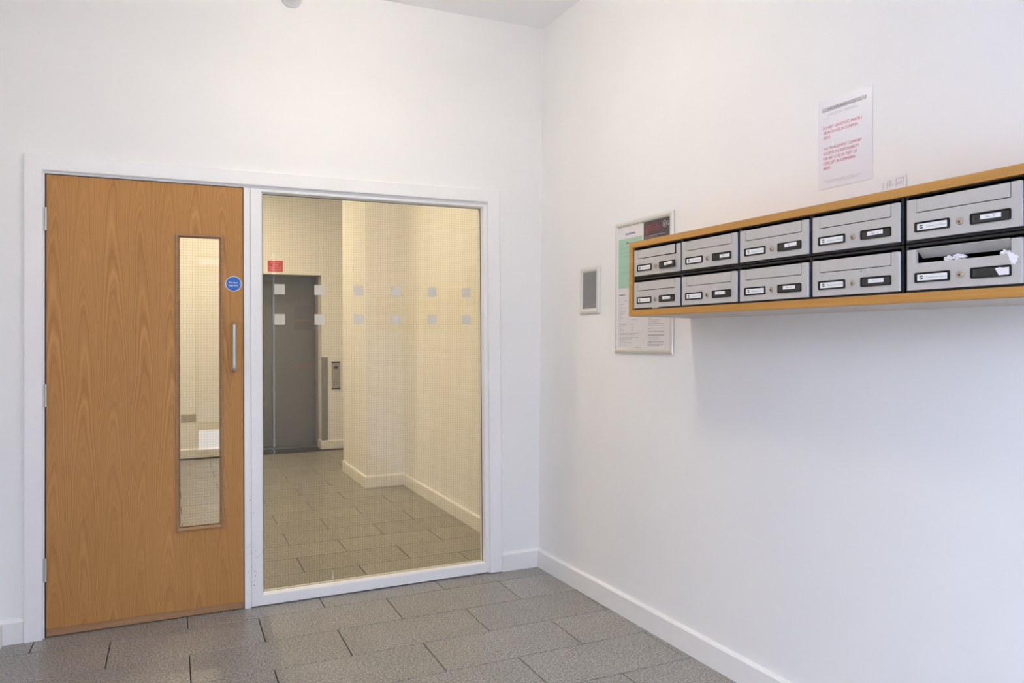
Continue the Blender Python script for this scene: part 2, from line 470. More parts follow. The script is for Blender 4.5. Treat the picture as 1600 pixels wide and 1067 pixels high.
def turned(name, x0, x1, yf, yb, rotz, loc, label):
    o = obj(name, skirt_prof_x(x0, x1, yf, yb), SKIRT); o.location = loc; o.rotation_euler = (0,0,rotz)
    return tag(o, label, 'baseboard', kind='structure')
turned('baseboard_left', 0, 2.5, -T, 0, math.pi/2, (XL, -2.52, 0), 'white skirting along the left wall at the picture edge')
turned('baseboard_corridor_right', 0, PIER[2]-TH, -T, 0, -math.pi/2, (PIER[1], PIER[2], 0), 'skirting along the corridor right wall behind the glass')
turned('baseboard_pier_front', 0, PIER[1]-PIER[0]+T, -T, 0, 0, (PIER[0]-T, PIER[2], 0), 'skirting across the front of the corridor pier')
turned('baseboard_pier_side', 0, PIER[3]-PIER[2], -T, 0, -math.pi/2, (PIER[0], PIER[3], 0), 'skirting along the left side of the corridor pier')
turned('baseboard_lift_right', 0, 1.02, -T, 0, 0, (LX1, CEND, 0), 'skirting under the call panel right of the lift')
turned('baseboard_lift_reveal', 0, .22, -T, 0, -math.pi/2, (LX1, CEND+.205, 0), 'skirting turning into the lift recess')
turned('baseboard_lift_left', 0, LX0-XL, -T, 0, 0, (XL, CEND, 0), 'skirting under the socket seen through the door pane')

# ------------------------------------------------------------------ architrave and frame
tr = empty('trim_1', (0,0,0), 'white architrave and lining around the oak door and glazed screen', 'trim', kind='structure')
AX0, AX1, AZ = -2.4537, -.228, 2.0955
AW = .0695
prof = [(0,0),(0,-.015),(.004,-.018),(.0655,-.018),(AW,-.0155),(AW,0)]
# three sides; the jambs run down to the floor
def arch(side):
    n = len(prof); vs = []
    for d, y in prof:
        if side == 't': a, c = (AX0+d, AZ-d), (AX1-d, AZ-d)
        elif side == 'l': a, c = (AX0+d, 0), (AX0+d, AZ-d)
        else: a, c = (AX1-d, 0.004), (AX1-d, AZ-d)
        vs += [(a[0],y,a[1]),(c[0],y,c[1])]
    fs = [(2*i,2*i+1,(2*((i+1)%n))+1,2*((i+1)%n)) for i in range(n)]+[tuple(2*i for i in range(n)), tuple(2*i+1 for i in range(n-1,-1,-1))]
    return MB().add(vs, fs).mesh('architrave')
obj('architrave_head', arch('t'), GLOSSW, tr); obj('architrave_jamb', arch('l'), GLOSSW, tr); obj('architrave_jamb', arch('r'), GLOSSW, tr)
# lining of the opening
obj('lining_jamb', box_mesh(OX0, -2.3785, -.001, TH, 0, OZ-.0151, .001), GLOSSW, tr)
obj('lining_head', box_mesh(OX0, OX1, -.001, TH, 2.0155, OZ), GLOSSW, tr)
obj('lining_jamb', box_mesh(-.2985, OX1, -.001, TH, 0, 2.0155), GLOSSW, tr)
obj('door_stop', box_mesh(-2.3785, -2.362, .046, .075, 0, 2.0155), GLOSSW, tr)
obj('door_stop', box_mesh(-2.362, -1.572, .046, .075, 2.002, 2.0155), GLOSSW, tr)
obj('door_post', box_mesh(-1.5608, -1.5308, -.001, TH, 0, 2.0155, .0012), GLOSSW, tr)

obj('smoke_seal', box_mesh(-2.3785, -2.3718, .007, .040, 0, 2.0155), RUBBER, tr)
obj('smoke_seal', box_mesh(-2.3718, -1.5650, .007, .040, 2.0108, 2.0155), RUBBER, tr)
obj('smoke_seal', box_mesh(-1.5650, -1.5608, .007, .040, 0, 2.0155), RUBBER, tr)
# ------------------------------------------------------------------ oak door
DX0, DX1, DZ0, DZ1 = -2.3724, -1.5645, .006, 2.0112
VX0, VX1, VZ0, VZ1 = -1.846, -1.6655, .414, 1.766       # hole in the leaf
d = empty('door_1', (DX0, 0, 0), 'oak veneer fire door with a tall wired vision panel and steel pull', 'door', kind='structure')
def dl(x): return x-DX0
leaf = MB().ring_y(rect(dl(DX0),dl(DX1),.037,DZ1), rect(dl(VX0),dl(VX1),VZ0,VZ1), 0, .044).mesh('leaf', .001)
obj('leaf', leaf, DOORW, d)
obj('bottom_lipping', box_mesh(dl(DX0)+.001, dl(DX1)-.001, .0012, .043, DZ0, .0365, .0008), DROPW, d)
bp_ = mitred(dl(-1.8605), dl(-1.6535), .399, 1.7785, [(.0,.003),(.0,-.004),(.003,-.006),(.008,-.006),(.0165,.0035),(.0165,.012),(.006,.012)])
for k in 'tblr': obj('vision_bead', bp_[k], BEADW, d)
g_ = mitred(dl(-1.8445), dl(-1.6675), .4155, 1.7645, [(0,.006),(.0028,.007),(.0028,.0125),(0,.0125)])
for k in 'tblr': obj('glazing_gasket', g_[k], RUBBER, d)
gp = obj('glass_pane', box_mesh(dl(-1.846), dl(-1.6655), .0135, .0195, .414, 1.766), GLASS, d)
def wires(x0, x1, z0, z1, y, step=.0127, r=.00023):
    mb = MB(); x = x0+step/2
    while x < x1: mb.box(x-r, x+r, y-r, y+r, z0, z1); x += step
    z = z0+step/2
    while z < z1: mb.box(x0, x1, y-r, y+r, z-r, z+r); z += step
    return mb.mesh('wires', fix=False)
obj('wire_mesh', wires(dl(-1.845), dl(-1.6665), .415, 1.765, .0165), WIRE, gp, kind='stuff')
# hinges
hb = MB()
for k in range(5):
    z = -.050+k*.0202
    hb.tube([(0,0,z),(0,0,z+.0192)], .0058, 12)
hm = hb.mesh('hinge', smooth=True)
hp = MB().box(-.0105, -.003, .0012, .0075, -.050, .0502).mesh('plate')
sm = MB().disc_y(0, 0, [(.0022,-.0006),(.0032,0),(.0032,.001)], 10).mesh('screw')
for z in (1.816, 1.048, .2955):
    h = obj('hinge', hm, HINGE, d, (-.0018, -.005, z))
    obj('hinge_plate', hp, HINGE, h)
# pull handle
hx = dl(-1.6085)
path = [(hx,0,1.1395),(hx,-.030,1.1395)]
for k in range(1,6):
    a = math.pi/2*k/5; path.append((hx, -.030-.020*math.sin(a), 1.1395+.020*(1-math.cos(a))))
for k in range(0,6):
    a = math.pi/2*k/5; path.append((hx, -.030-.020*math.cos(a), 1.3575-.020*(1-math.sin(a))))
path += [(hx,0,1.3575)]
hd = obj('pull_handle', MB().tube(path, .0088, 16).mesh('handle', smooth=True), STEEL, d)
# ------------------------------------------------------------------ glazed screen
wn = empty('window_1', (0,0,0), 'white framed fixed screen of wired glass beside the oak door', 'window', kind='structure')
WX0, WX1, WZ0, WZ1 = -1.5295, -.2990, .005, 2.015
IX0, IX1, IZ0, IZ1 = -1.4821, -.3153, .0514, 2.0045
obj('stile', box_mesh(WX0, IX0, 0, .09, WZ0, WZ1, .001), GLOSSW, wn)
obj('stile', box_mesh(IX1, WX1, 0, .09, WZ0, WZ1, .001), GLOSSW, wn)
obj('bottom_rail', box_mesh(IX0, IX1, 0, .09, WZ0, IZ0, .001), GLOSSW, wn)
obj('top_rail', box_mesh(IX0, IX1, 0, .09, IZ1, WZ1, .001), GLOSSW, wn)
# sloped glazing beads
bd = mitred(IX0, IX1, IZ0, IZ1, [(-.0005,.0015),(.003,.0015),(.0105,.0265),(.0105,.0335),(-.0005,.0335)])
for k in 'tblr': obj('glazing_bead', bd[k], GLOSSW, wn)
gk = mitred(IX0+.0100, IX1-.0100, IZ0+.0100, IZ1-.0100, [(0,.0268),(.0028,.0278),(.0028,.0296),(0,.0296)], 'tlr')
for k in 'tlr': obj('glazing_gasket', gk[k], RUBBER, wn)
gk = mitred(IX0+.0100, IX1-.0100, IZ0+.0100, IZ1-.0100, [(0,.0272),(.0022,.0278),(.0022,.0296),(0,.0296)], 'b')
obj('glazing_gasket', gk['b'], mat('tan_sealant', (.45,.36,.22), .6), wn)
gp = obj('glass_pane', box_mesh(IX0+.004, IX1-.004, .030, .0365, IZ0+.004, IZ1-.004), GLASS, wn)
obj('wire_mesh', wires(IX0+.006, IX1-.006, IZ0+.006, IZ1-.006, .0332), WIRE, gp, kind='stuff')
sq = box_mesh(-.025, .025, -.0004, 0, -.025, .025)
for x in (-1.392, -1.1995, -1.0025, -.8055, -.6085, -.4115):
    for z in (1.5305, 1.3835): obj('frosted_square', sq, FROST, gp, (x, .0297, z))
obj('paint_mark', MB().add([(-1.1405,.0294,.074),(-1.1375,.0294,.074),(-1.138,.0294,.120),(-1.140,.0294,.120)],[(0,1,2,3)]).mesh('mark'), CARD, gp)
# scuffs on the post and stile
chip = mat('dark_chip', (.10, .09, .085), .8)
mb = MB(); random.seed(3)
for k in range(26):
    x = random.choice((-1.5305, random.uniform(-1.556,-1.50))); z = random.uniform(.02, .30) if k < 20 else random.uniform(.3,.55)
    s1, s2 = random.uniform(.0008,.0022), random.uniform(.0010,.0040)
    mb.add([(x-s1,-.0013,z-s2),(x+s1*.6,-.0013,z-s2*.7),(x+s1,-.0013,z+s2*.4),(x-s1*.3,-.0013,z+s2)], [(0,1,2,3)])
obj('paint_chips', mb.mesh('chips', fix=False), chip, tr, kind='stuff')

# ================================================================== things in the lobby
# blue door sign
sg = empty('door_sign', (-1.6075, 0, 1.5505), 'round blue fire door sign stuck above the steel pull handle', 'sign')
obj('disc', MB().disc_y(0, 0, [(.0340,-.0012),(.0340,-.0002)], 48).mesh('disc'), SIGNB, sg)
obj('rim', MB().ring_y([(.0362*math.cos(a*math.pi/24), .0362*math.sin(a*math.pi/24)) for a in range(48)], [(.0335*math.cos(a*math.pi/24), .0335*math.sin(a*math.pi/24)) for a in range(48)], -.0014, -.0002).mesh('rim'), SIGNW, sg)
mb = MB(); text_mb(mb, 'Fire door', 0, .0065, .0088, .040, 'CENTER', -.0016, .012); text_mb(mb, 'keep shut', 0, -.0070, .0088, .043, 'CENTER', -.0016, .012)
for x in (-.0285, .0285): mb.disc_y(x, 0, [(.0016,-.0017),(.0016,-.0014)], 8)
lettering('lettering', mb, SIGNW, sg)

# round sensor at the top of the back wall
sn = empty('wall_sensor', (-1.336, 0, 2.972), 'round white dome sensor high on the back wall at the top edge', 'sensor')
obj('base_plate', MB().disc_y(0, 0, [(.050,-.012),(.052,-.009),(.052,0)], 36).mesh('base', smooth=True), mat('grey_white_plastic', (.62,.63,.65), .45), sn)
obj('dome', MB().disc_y(0, 0, [(.004,-.040),(.018,-.038),(.030,-.031),(.038,-.020),(.040,-.012)], 32).mesh('dome', smooth=True), mat('pale_grey_dome', (.66,.66,.68), .3), sn)

# ceiling lamps
def ceiling_lamp(x, y, label):
    t = empty('ceiling_light', (x, y, H), label, 'light')
    n = 40
    rim = MB()
    for r, z in ((.150,0),(.150,-.040),(.140,-.050),(.128,-.050),(.128,-.030)):
        rim.v += [(r*math.cos(2*math.pi*k/n), r*math.sin(2*math.pi*k/n), z) for k in range(n)]
    for i in range(4):
        rim.f += [(i*n+k, i*n+(k+1)%n, (i+1)*n+(k+1)%n, (i+1)*n+k) for k in range(n)]
    obj('rim', rim.mesh('rim', smooth=True), CEIL, t)
    obj('diffuser', MB().prism_z([(.128*math.cos(2*math.pi*k/n), .128*math.sin(2*math.pi*k/n)) for k in range(n)], -.044, -.030).mesh('diffuser'), DIFF, t)
pl = empty('drum_lamp', (LAMP[0], LAMP[1], H), 'opal drum lamp on a short rod above the letterboxes, out of frame', 'lamp')
def circ(r, n=36): return [(r*math.cos(2*math.pi*k/n), r*math.sin(2*math.pi*k/n)) for k in range(n)]
zl = LAMP[2]-H
obj('ceiling_rose', MB().prism_z(circ(.055), -.02, 0).mesh('rose'), CEIL, pl)
obj('rod', MB().tube([(0,0,-.02),(0,0,zl+.10)], .007, 10).mesh('rod'), STEEL, pl)
obj('top_cap', MB().prism_z(circ(.122), zl+.10, zl+.112).mesh('cap'), STEEL, pl)
obj('opal_shade', MB().prism_z(circ(.12), zl, zl+.10).mesh('shade'), mat('opal_lamp_shade', (.9,.88,.82), .5, emit=(*DRUM_C, DRUM_E)), pl)
ceiling_lamp(-1.45, 1.35, 'round ceiling lamp in the corridor just behind the screen')
ceiling_lamp(-1.45, 3.9, 'round ceiling lamp in the corridor in front of the lift')

# ------------------------------------------------------------------ letterbox housing
HU0, HU1, HZ0, HZ1, HD, TW = 1.306, 2.816, 1.3585, 1.6475, .302, .0235
hs = empty('letterbox_housing', RM(HU0, 0, HZ0), 'long oak lipped housing on the right wall that holds ten grey letterboxes', 'cabinet')
LW, LH = HU1-HU0, HZ1-HZ0
def board(name, outline, y0=-HD, y1=0):
    return obj(name, MB().prism_y(outline, y0, y1).mesh(name, .0008), OAKL, hs)
board('top_board', [(0,LH),(TW,LH-TW),(LW-TW,LH-TW),(LW,LH)][::-1][::-1])
board('bottom_board', [(0,0),(LW,0),(LW-TW,TW),(TW,TW)])
board('side_board', [(0,0),(TW,TW),(TW,LH-TW),(0,LH)])
board('side_board', [(LW,0),(LW,LH),(LW-TW,LH-TW),(LW-TW,TW)])
obj('back_board', box_mesh(TW, LW-TW, -.012, -.001, TW, LH-TW), BLACK, hs)
obj('veneer_underside', box_mesh(.0, LW, -HD+.012, -.0005, -.0012, 0.0002), mat('pale_underside', (.60,.53,.46), .6), hs)

# ------------------------------------------------------------------ letterboxes
PW, PH = .2725, .1000
notch = [(0,0),(PW,0),(PW,PH),(.2505,PH),(.2505,.0655),(.0245,.0655),(.0245,PH),(0,PH)]
plate_m = MB().prism_y(notch, 0, .009).mesh('front_plate', .0009)
plate_m.materials.append(GREYM); plate_m.materials.append(mat('daylit_edge', (.86, .86, .87), .35))  # right side edge lightened to stand for daylight from the entrance
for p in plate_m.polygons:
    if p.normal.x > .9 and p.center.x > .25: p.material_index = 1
body_ring = MB().ring_y(rect(-.0085,.2805,-.0065,.1145), rect(-.002,.274,-.001,.1085), .0078, .262).box(-.0085,.2805,.262,.266,-.0065,.1145).mesh('body')
flap_m = MB().box(-.1124, .1108, .0010, .0030, -.0318, .0004).mesh('flap', .0006)
hold_l = MB().ring_y(rrect(.0215,.1115,.0175,.0420,.003), rrect(.0280,.1050,.0220,.0375,.0015), -.0022, .0005, -.0010).mesh('holder')
card_m = box_mesh(.0275,.1055,-.0008,.0002,.0215,.0380)
hold_r = MB().ring_y(rrect(.1605,.2515,.0175,.0425,.0035), rrect(.1650,.2470,.0212,.0388,.002), -.0024, .0005, -.0014).mesh('holder')
win_m = box_mesh(.1640,.2480,-.0012,.0002,.0205,.0395)
win_edge = box_mesh(.1685,.1700,-.0016,-.0010,.0225,.0375)
tag_m = box_mesh(0,.0460,-.0018,-.0011,-.0052,.0052)
lock_m = MB().disc_y(.1355,.0300,[(.0068,-.0034),(.0080,-.0020),(.0080,.001)],20).mesh('lock')
key_m = MB().disc_y(.1355,.0288,[(.0024,-.0037),(.0024,-.0034)],10).box(.1348,.1362,-.0037,-.0034,.0245,.0290).mesh('keyhole')
lt = MB(); text_mb(lt, 'Cassetta per lettere', .0525, .0297, .0048, .049, 'LEFT', -.0010)
lett_m = lt.mesh('lettering', fix=False); lett_m.materials.append(GREYINK)
lg = MB()                                            # ring logo: two thick arcs crossed by a bar
cx, cz = .0388, .0297
for a0, a1, r1, r2 in ((20,165,.0028,.0052),(200,345,.0028,.0052)):
    k = 10
    P1 = [(cx+r2*math.cos(math.radians(a0+(a1-a0)*i/k)), cz+r2*math.sin(math.radians(a0+(a1-a0)*i/k))) for i in range(k+1)]
    P2 = [(cx+r1*math.cos(math.radians(a0+(a1-a0)*i/k)), cz+r1*math.sin(math.radians(a0+(a1-a0)*i/k))) for i in range(k+1)]
    for i in range(k): lg.add([(P1[i][0],-.001,P1[i][1]),(P1[i+1][0],-.001,P1[i+1][1]),(P2[i+1][0],-.001,P2[i+1][1]),(P2[i][0],-.001,P2[i][1])],[(0,1,2,3)])
lg.add([(cx-.0030,-.00102,cz+.0022),(cx-.0020,-.00102,cz+.0034),(cx+.0034,-.00102,cz-.0020),(cx+.0022,-.00102,cz-.0032)],[(0,1,2,3)])
logo_m = lg.mesh('logo', fix=False); logo_m.materials.append(INK)
OLIVE = mat('olive_plastic', (.060,.056,.045), .25)  # olive tone of the last letterbox's name window
NAMEGREY = mat('grey_clear_plastic', (.085,.082,.088), .25)
cols = [1.3405, 1.6300, 1.9200, 2.2110, 2.5060]
desc = ['far left', 'second from the left', 'middle', 'second from the right', 'far right']
tagpos = [[(.190,.0315,8),(.198,.030,1),(.188,.033,4),(.182,.0315,2),(.184,.0315,0)],
          [(.180,.0320,0),(.176,.0330,0),(.182,.0325,0),(.184,.0315,0),None]]
rng = random.Random(5)
for r_, (zb, rowname) in enumerate(((1.5120,'top row'),(1.3880,'bottom row'))):
    for c_, u in enumerate(cols):
        num = c_+1+5*r_
        if num == 10: lab = 'grey letterbox in the bottom row far right, flap pushed in with torn paper showing'
        else: lab = 'grey letterbox in the %s, %s, name tag No %d' % (rowname, desc[c_], num)
        t = empty('letterbox', RM(u, HD, zb), lab, 'letterbox', 'grey letterboxes in the oak housing')
        bo = obj('body', body_ring, BLACK, t, (0, .0012, 0))
        fp = obj('front_plate', plate_m, GREYM, t)
        if num == 1: fp.rotation_euler = (0, math.radians(0), math.radians(1.2))
        f = obj('flap', flap_m, GREYM, t, (.1375, 0, .0992))
        if num == 10: f.rotation_euler = (math.radians(48), 0, 0)
        h = obj('card_holder', hold_l, BLACKP, t)
        obj('card', card_m, CARD, h)
        o = obj('lettering', lett_m, None, h); o['kind'] = 'stuff'
        o = obj('emblem', logo_m, None, h); o['kind'] = 'stuff'
        k = obj('lock', lock_m, BRASS, t); obj('keyhole', key_m, INK, k)
        h = obj('name_holder', hold_r, BLACKP, t)
        obj('window', win_m, OLIVE if num == 10 else (NAMEGREY if num == 9 else DARKW), h)
        obj('window_rib', win_edge, NAMEGREY, h)
        tp = tagpos[r_][c_]
        if tp:
            g = obj('name_tag', tag_m, CARD, h, (tp[0], 0, tp[1]))
            g.rotation_euler = (0, math.radians(-tp[2]*.6), 0)
            mb = MB(); text_mb(mb, 'No', .0135, 0, .0052, None, 'LEFT', -.0020, .006); text_mb(mb, str(num), .0290, 0, .0052, None, 'LEFT', -.0020, .006)
            o = obj('lettering', mb.mesh('lettering', fix=False), GREYINK if num != 9 else PALEINK, h, (tp[0], 0, tp[1])); o['kind'] = 'stuff'
            o.rotation_euler = g.rotation_euler
        else:
            mb = MB().prism_y([(.2250,.0210),(.2470,.0210),(.2470,.0375),(.2330,.0370),(.2275,.0385),(.2165,.0365)], -.0019, -.0012)
            obj('paper_scrap', mb.mesh('scrap'), PAPER, h)
        if num == 9:
            mb = MB()
            for x, z, s in ((.1620,.0590,.0017),(.0340,.0560,.0009),(.1735,.0575,.0009),(.262,.030,.0009)):
                mb.disc_y(x, z, [(s,-.0006),(s,.0002)], 8)
            obj('rust_spots', mb.mesh('spots', fix=False), chip, t, kind='stuff')
        if num == 6:
            obj('catch', box_mesh(.118,.150,-.001,.004,-.0035,-.0002), GREYM, t)

# torn paper in the last letterbox
def crumple(seed, sx, sy, sz, n=3):
    rg = random.Random(seed)
    bm = bmesh.new(); bmesh.ops.create_icosphere(bm, subdivisions=3, radius=1)
    for v in bm.verts:
        k = rg.uniform(.80, 1.10)*(.85+.22*math.sin(5*v.co.x+seed)*math.cos(7*v.co.z+2*v.co.y)); v.co = Vector((v.co.x*sx*k, v.co.y*sy*k, v.co.z*sz*k))
    me = bpy.data.meshes.new('paper'); bm.to_mesh(me); bm.free(); return me
def paper(u, off, z, me, label):
    o = obj('torn_paper', me, PAPER); o.matrix_world = RM(u, off, z)
    return tag(o, label, 'paper', 'scraps of torn paper in the open letterbox')
zb = 1.388
paper(2.6060, HD-.012, zb+.0655+.004, crumple(1,.012,.010,.009), 'small torn paper scrap at the left of the open letterbox slot')
paper(2.6320, HD-.013, zb+.0655+.006, crumple(2,.019,.012,.010), 'wide crumpled paper scrap in the middle of the open letterbox slot')
paper(2.7400, HD-.012, zb+.0655+.004, crumple(4,.016,.011,.010), 'crumpled paper scrap at the right end of the open letterbox slot')
mb = MB()
pts = [(-.012,.014),(-.009,.0145),(-.006,.017),(-.003,.0135),(.001,.013),(.004,.009),(.008,.009),(.013,.004),(.009,.000),(.0105,-.005),(.006,-.008),(.004,-.013),(.000,-.0095),(-.003,-.0115),(-.0045,-.004),(-.008,-.001),(-.008,.005),(-.011,.009)]
mb.prism_y([p for p in pts[::-1]], -.0012, 0)
o = obj('torn_paper', mb.mesh('paper'), PAPER); o.matrix_world = RM(2.7610, HD+.0006, zb+.054)
tag(o, 'flat torn paper flake hanging over the right edge of the open slot', 'paper', 'scraps of torn paper in the open letterbox')

# ------------------------------------------------------------------ notice and envelope
nt_ = empty('notice', RM(1.9610, 0, 1.7650), 'white notice sheet with red capitals taped above the letterboxes', 'notice')
NW, NH = .2075, .2950
b = MB(); n = 8
for i in range(n+1):                                   # slightly bowed sheet
    t_ = i/n; y = -.0012-.0010*math.sin(math.pi*t_)**2
    b.v += [(0,y,NH*t_),(NW,y,NH*t_),(0,y+.0006,NH*t_),(NW,y+.0006,NH*t_)]
for i in range(n):
    a = 4*i; c = a+4
    b.f += [(a,a+1,c+1,c),(a+2,c+2,c+3,a+3),(a,c,c+2,a+2),(a+1,a+3,c+3,c+1)]
b.f += [(0,2,3,1),(4*n,4*n+1,4*n+3,4*n+2)]
obj('sheet', b.mesh('sheet', smooth=True), mat('sleeved_paper', (.80,.79,.835), .3), nt_)
def NP(u): return u-1.9610
def NZ(z): return z-1.7650
mb = MB()
for txt, x1_, z in (('DO NOT LEAVE POST, PARCELS',2.132,1.9655),('OR PACKAGES IN COMMON',2.116,1.9492),('AREAS.',2.0125,1.9330),
                    ('THE MANAGEMENT COMPANY',2.132,1.8965),('ACCEPTS NO RESPONSIBILITY',2.122,1.8805),('FOR ANY LOSS OR THEFT OF',2.113,1.8645),
                    ('ITEMS LEFT IN COMMUNAL',2.109,1.8485),('AREAS.',2.0125,1.8325)):
    text_mb(mb, txt, NP(1.9825), NZ(z), .0098, x1_-1.9825, 'LEFT', -.0025)
lettering('lettering', mb, REDINK, nt_)
obj('header_bar', box_mesh(NP(1.979), NP(2.146), -.0024, -.0014, NZ(2.0205), NZ(2.0320)), mat('grey_print', (.56,.55,.57), .6), nt_)
mb = MB(); words_mb(mb, NP(2.000), NP(2.075), NZ(2.0262), .0062, -.0027, .014, .024, .003); text_mb(mb, 'MANAGEMENT LTD', NP(2.078), NZ(2.0262), .0062, .050, 'LEFT', -.0027)
for x0_, x1_, z0_, z1_ in ((1.979,1.9798,2.0205,2.032),(2.1452,2.146,2.0205,2.032),(1.979,2.146,2.0200,2.0208)):
    mb.add([(NP(x0_),-.0027,NZ(z0_)),(NP(x1_),-.0027,NZ(z0_)),(NP(x1_),-.0027,NZ(z1_)),(NP(x0_),-.0027,NZ(z1_))],[(0,1,2,3)])
lettering('header_lettering', mb, mat('mid_grey_ink', (.36,.35,.37), .7), nt_)
mb = MB()
for a, c, z in ((2.005,2.055,2.0085),(2.065,2.110,2.0085),(2.000,2.060,2.0040),(2.068,2.120,2.0040),(1.985,2.010,1.9940),(1.987,2.128,1.7900),(1.998,2.118,1.7840)):
    words_mb(mb, NP(a), NP(c), NZ(z), .0016, -.0025)
lettering('small_print', mb, PALEINK, nt_)
o = obj('tape', box_mesh(NP(2.138), NP(2.160), -.0022, -.0014, NZ(2.052), NZ(2.066)), mat('shiny_tape', (.86,.86,.86), .12), nt_)
EZ = HZ1
en = empty('envelope', RM(2.068, .0042, EZ+.0008) @ Matrix.Rotation(math.radians(-1.5), 4, 'X'), 'white envelope standing on the letterbox housing against the wall', 'envelope')
obj('sheet', box_mesh(0, .215, -.0016, 0, 0, .108, .0004), PAPER, en)
mb = MB()
for x, z0_, z1_ in ((.138,.074,.096),(.152,.076,.094),(.1615,.078,.096),(.182,.076,.101),(.2045,.076,.101)):
    mb.add([(x,-.002,z0_),(x+.0022,-.002,z0_),(x+.0032,-.002,z1_),(x+.001,-.002,z1_)],[(0,1,2,3)])
for x0_, x1_, z in ((.184,.206,.100),(.152,.172,.096),(.154,.170,.090),(.154,.174,.084),(.186,.203,.088),(.186,.200,.083)):
    words_mb(mb, x0_, x1_, z, .0022, -.002, .01, .03)
lettering('postmark', mb, mat('blue_grey_ink', (.50,.51,.60), .7), en)

# ------------------------------------------------------------------ aluminium snap frames
def snap_frame(name, u0, u1, z0, z1, w_, label, cat):
    t = empty(name, RM(u0, 0, z0), label, cat)
    W_, H_ = u1-u0, z1-z0
    pr = [(0,0),(0,-.006),(.003,-.0095),(.008,-.0122),(w_*.55,-.0128),(w_*.85,-.0105),(w_,-.0065),(w_,0)]
    for k, me in mitred(0, W_, 0, H_, pr).items():
        for p in me.polygons: p.use_smooth = False
        obj('frame_side', me, ALU, t)
    obj('backing', box_mesh(.004, W_-.004, -.0035, -.0005, .004, H_-.004), BLACK, t)
    return t
sf = snap_frame('sign_frame', .4445, .6255, 1.4010, 1.6360, .0258, 'small empty aluminium frame with grey backing left of the poster frame', 'frame')
obj('grey_panel', box_mesh(.0262, .1548, -.0050, -.0036, .0250, .2095), mat('grey_backing', (.225,.225,.235), .45), sf)
pf = snap_frame('poster_frame', .7660, 1.2035, 1.2080, 1.8195, .0235, 'large aluminium poster frame partly hidden behind the letterbox housing', 'frame')
def PU(u): return u-.7660
def PZ(z): return z-1.2080
WP = mat('poster_paper', (.78,.75,.755), .4)
obj('white_sheet', box_mesh(PU(.7895), PU(1.1800), -.0048, -.0036, PZ(1.2315), PZ(1.5085)), WP, pf)
obj('green_sheet', box_mesh(PU(.7895), PU(.9880), -.0048, -.0036, PZ(1.5090), PZ(1.7960)), WP, pf)
obj('green_panel', box_mesh(PU(.7925), PU(.9770), -.0052, -.0046, PZ(1.5110), PZ(1.7395)), GREENP, pf)
obj('dark_sheet', box_mesh(PU(.9905), PU(1.1800), -.0048, -.0036, PZ(1.5090), PZ(1.7960)), DARKP, pf)
mb = MB(); text_mb(mb, 'Lansdowne', PU(.849), PZ(1.7618), .0130, .0770, 'LEFT', -.0053, .014); lettering('lettering', mb, BLUEINK, pf)
mb = MB()
for a, c, z in ((1.003,1.096,1.7755),(1.003,1.108,1.7650),(1.003,1.106,1.7545),(1.003,1.030,1.7450)):
    words_mb(mb, PU(a), PU(c), PZ(z), .0058, -.0053, .012, .026, .003)
lettering('red_print', mb, DULLRED, pf)
mb = MB()
cxx, czz = PU(1.1415), PZ(1.7705)
k = 24
mb.ring_y([(cxx+.0125*math.cos(2*math.pi*i/k), czz+.0155*math.sin(2*math.pi*i/k)) for i in range(k)], [(cxx+.0100*math.cos(2*math.pi*i/k), czz+.0130*math.sin(2*math.pi*i/k)) for i in range(k)], -.0056, -.0050)
mb.add([(cxx-.006,-.0054,czz-.006),(cxx-.001,-.0054,czz-.009),(cxx+.006,-.0054,czz+.003),(cxx+.002,-.0054,czz+.006),(cxx-.004,-.0054,czz+.001)],[(0,1,2,3,4)])
text_mb(mb, 'G', PU(1.1565), PZ(1.7715), .0175, .0150, 'LEFT', -.0054, .01)
words_mb(mb, PU(1.003), PU(1.144), PZ(1.7303), .0022, -.0053)
words_mb(mb, PU(1.003), PU(1.090), PZ(1.7230), .0018, -.0053)
lettering('white_print', mb, mat('pale_print', (.50,.46,.47), .6), pf)
mb = MB()
for a, c, z in [(.854,.877,1.7178)]: words_mb(mb, PU(a), PU(c), PZ(z), .0060, -.0055)
words_mb(mb, PU(.801), PU(.846), PZ(1.4784), .0050, -.0052)
lettering('headings', mb, mat('slate_ink', (.12,.14,.20), .7), pf)
mb = MB()
for a, c, z in [(.813,.96,1.6967),(.801,.95,1.6738),(.801,.94,1.657),(.802,.95,1.6065),(.802,.94,1.583)]: words_mb(mb, PU(a), PU(c), PZ(z), .0020, -.0055)
lettering('green_sheet_print', mb, mat('green_grey_ink', (.24,.42,.33), .7), pf)
mb = MB()
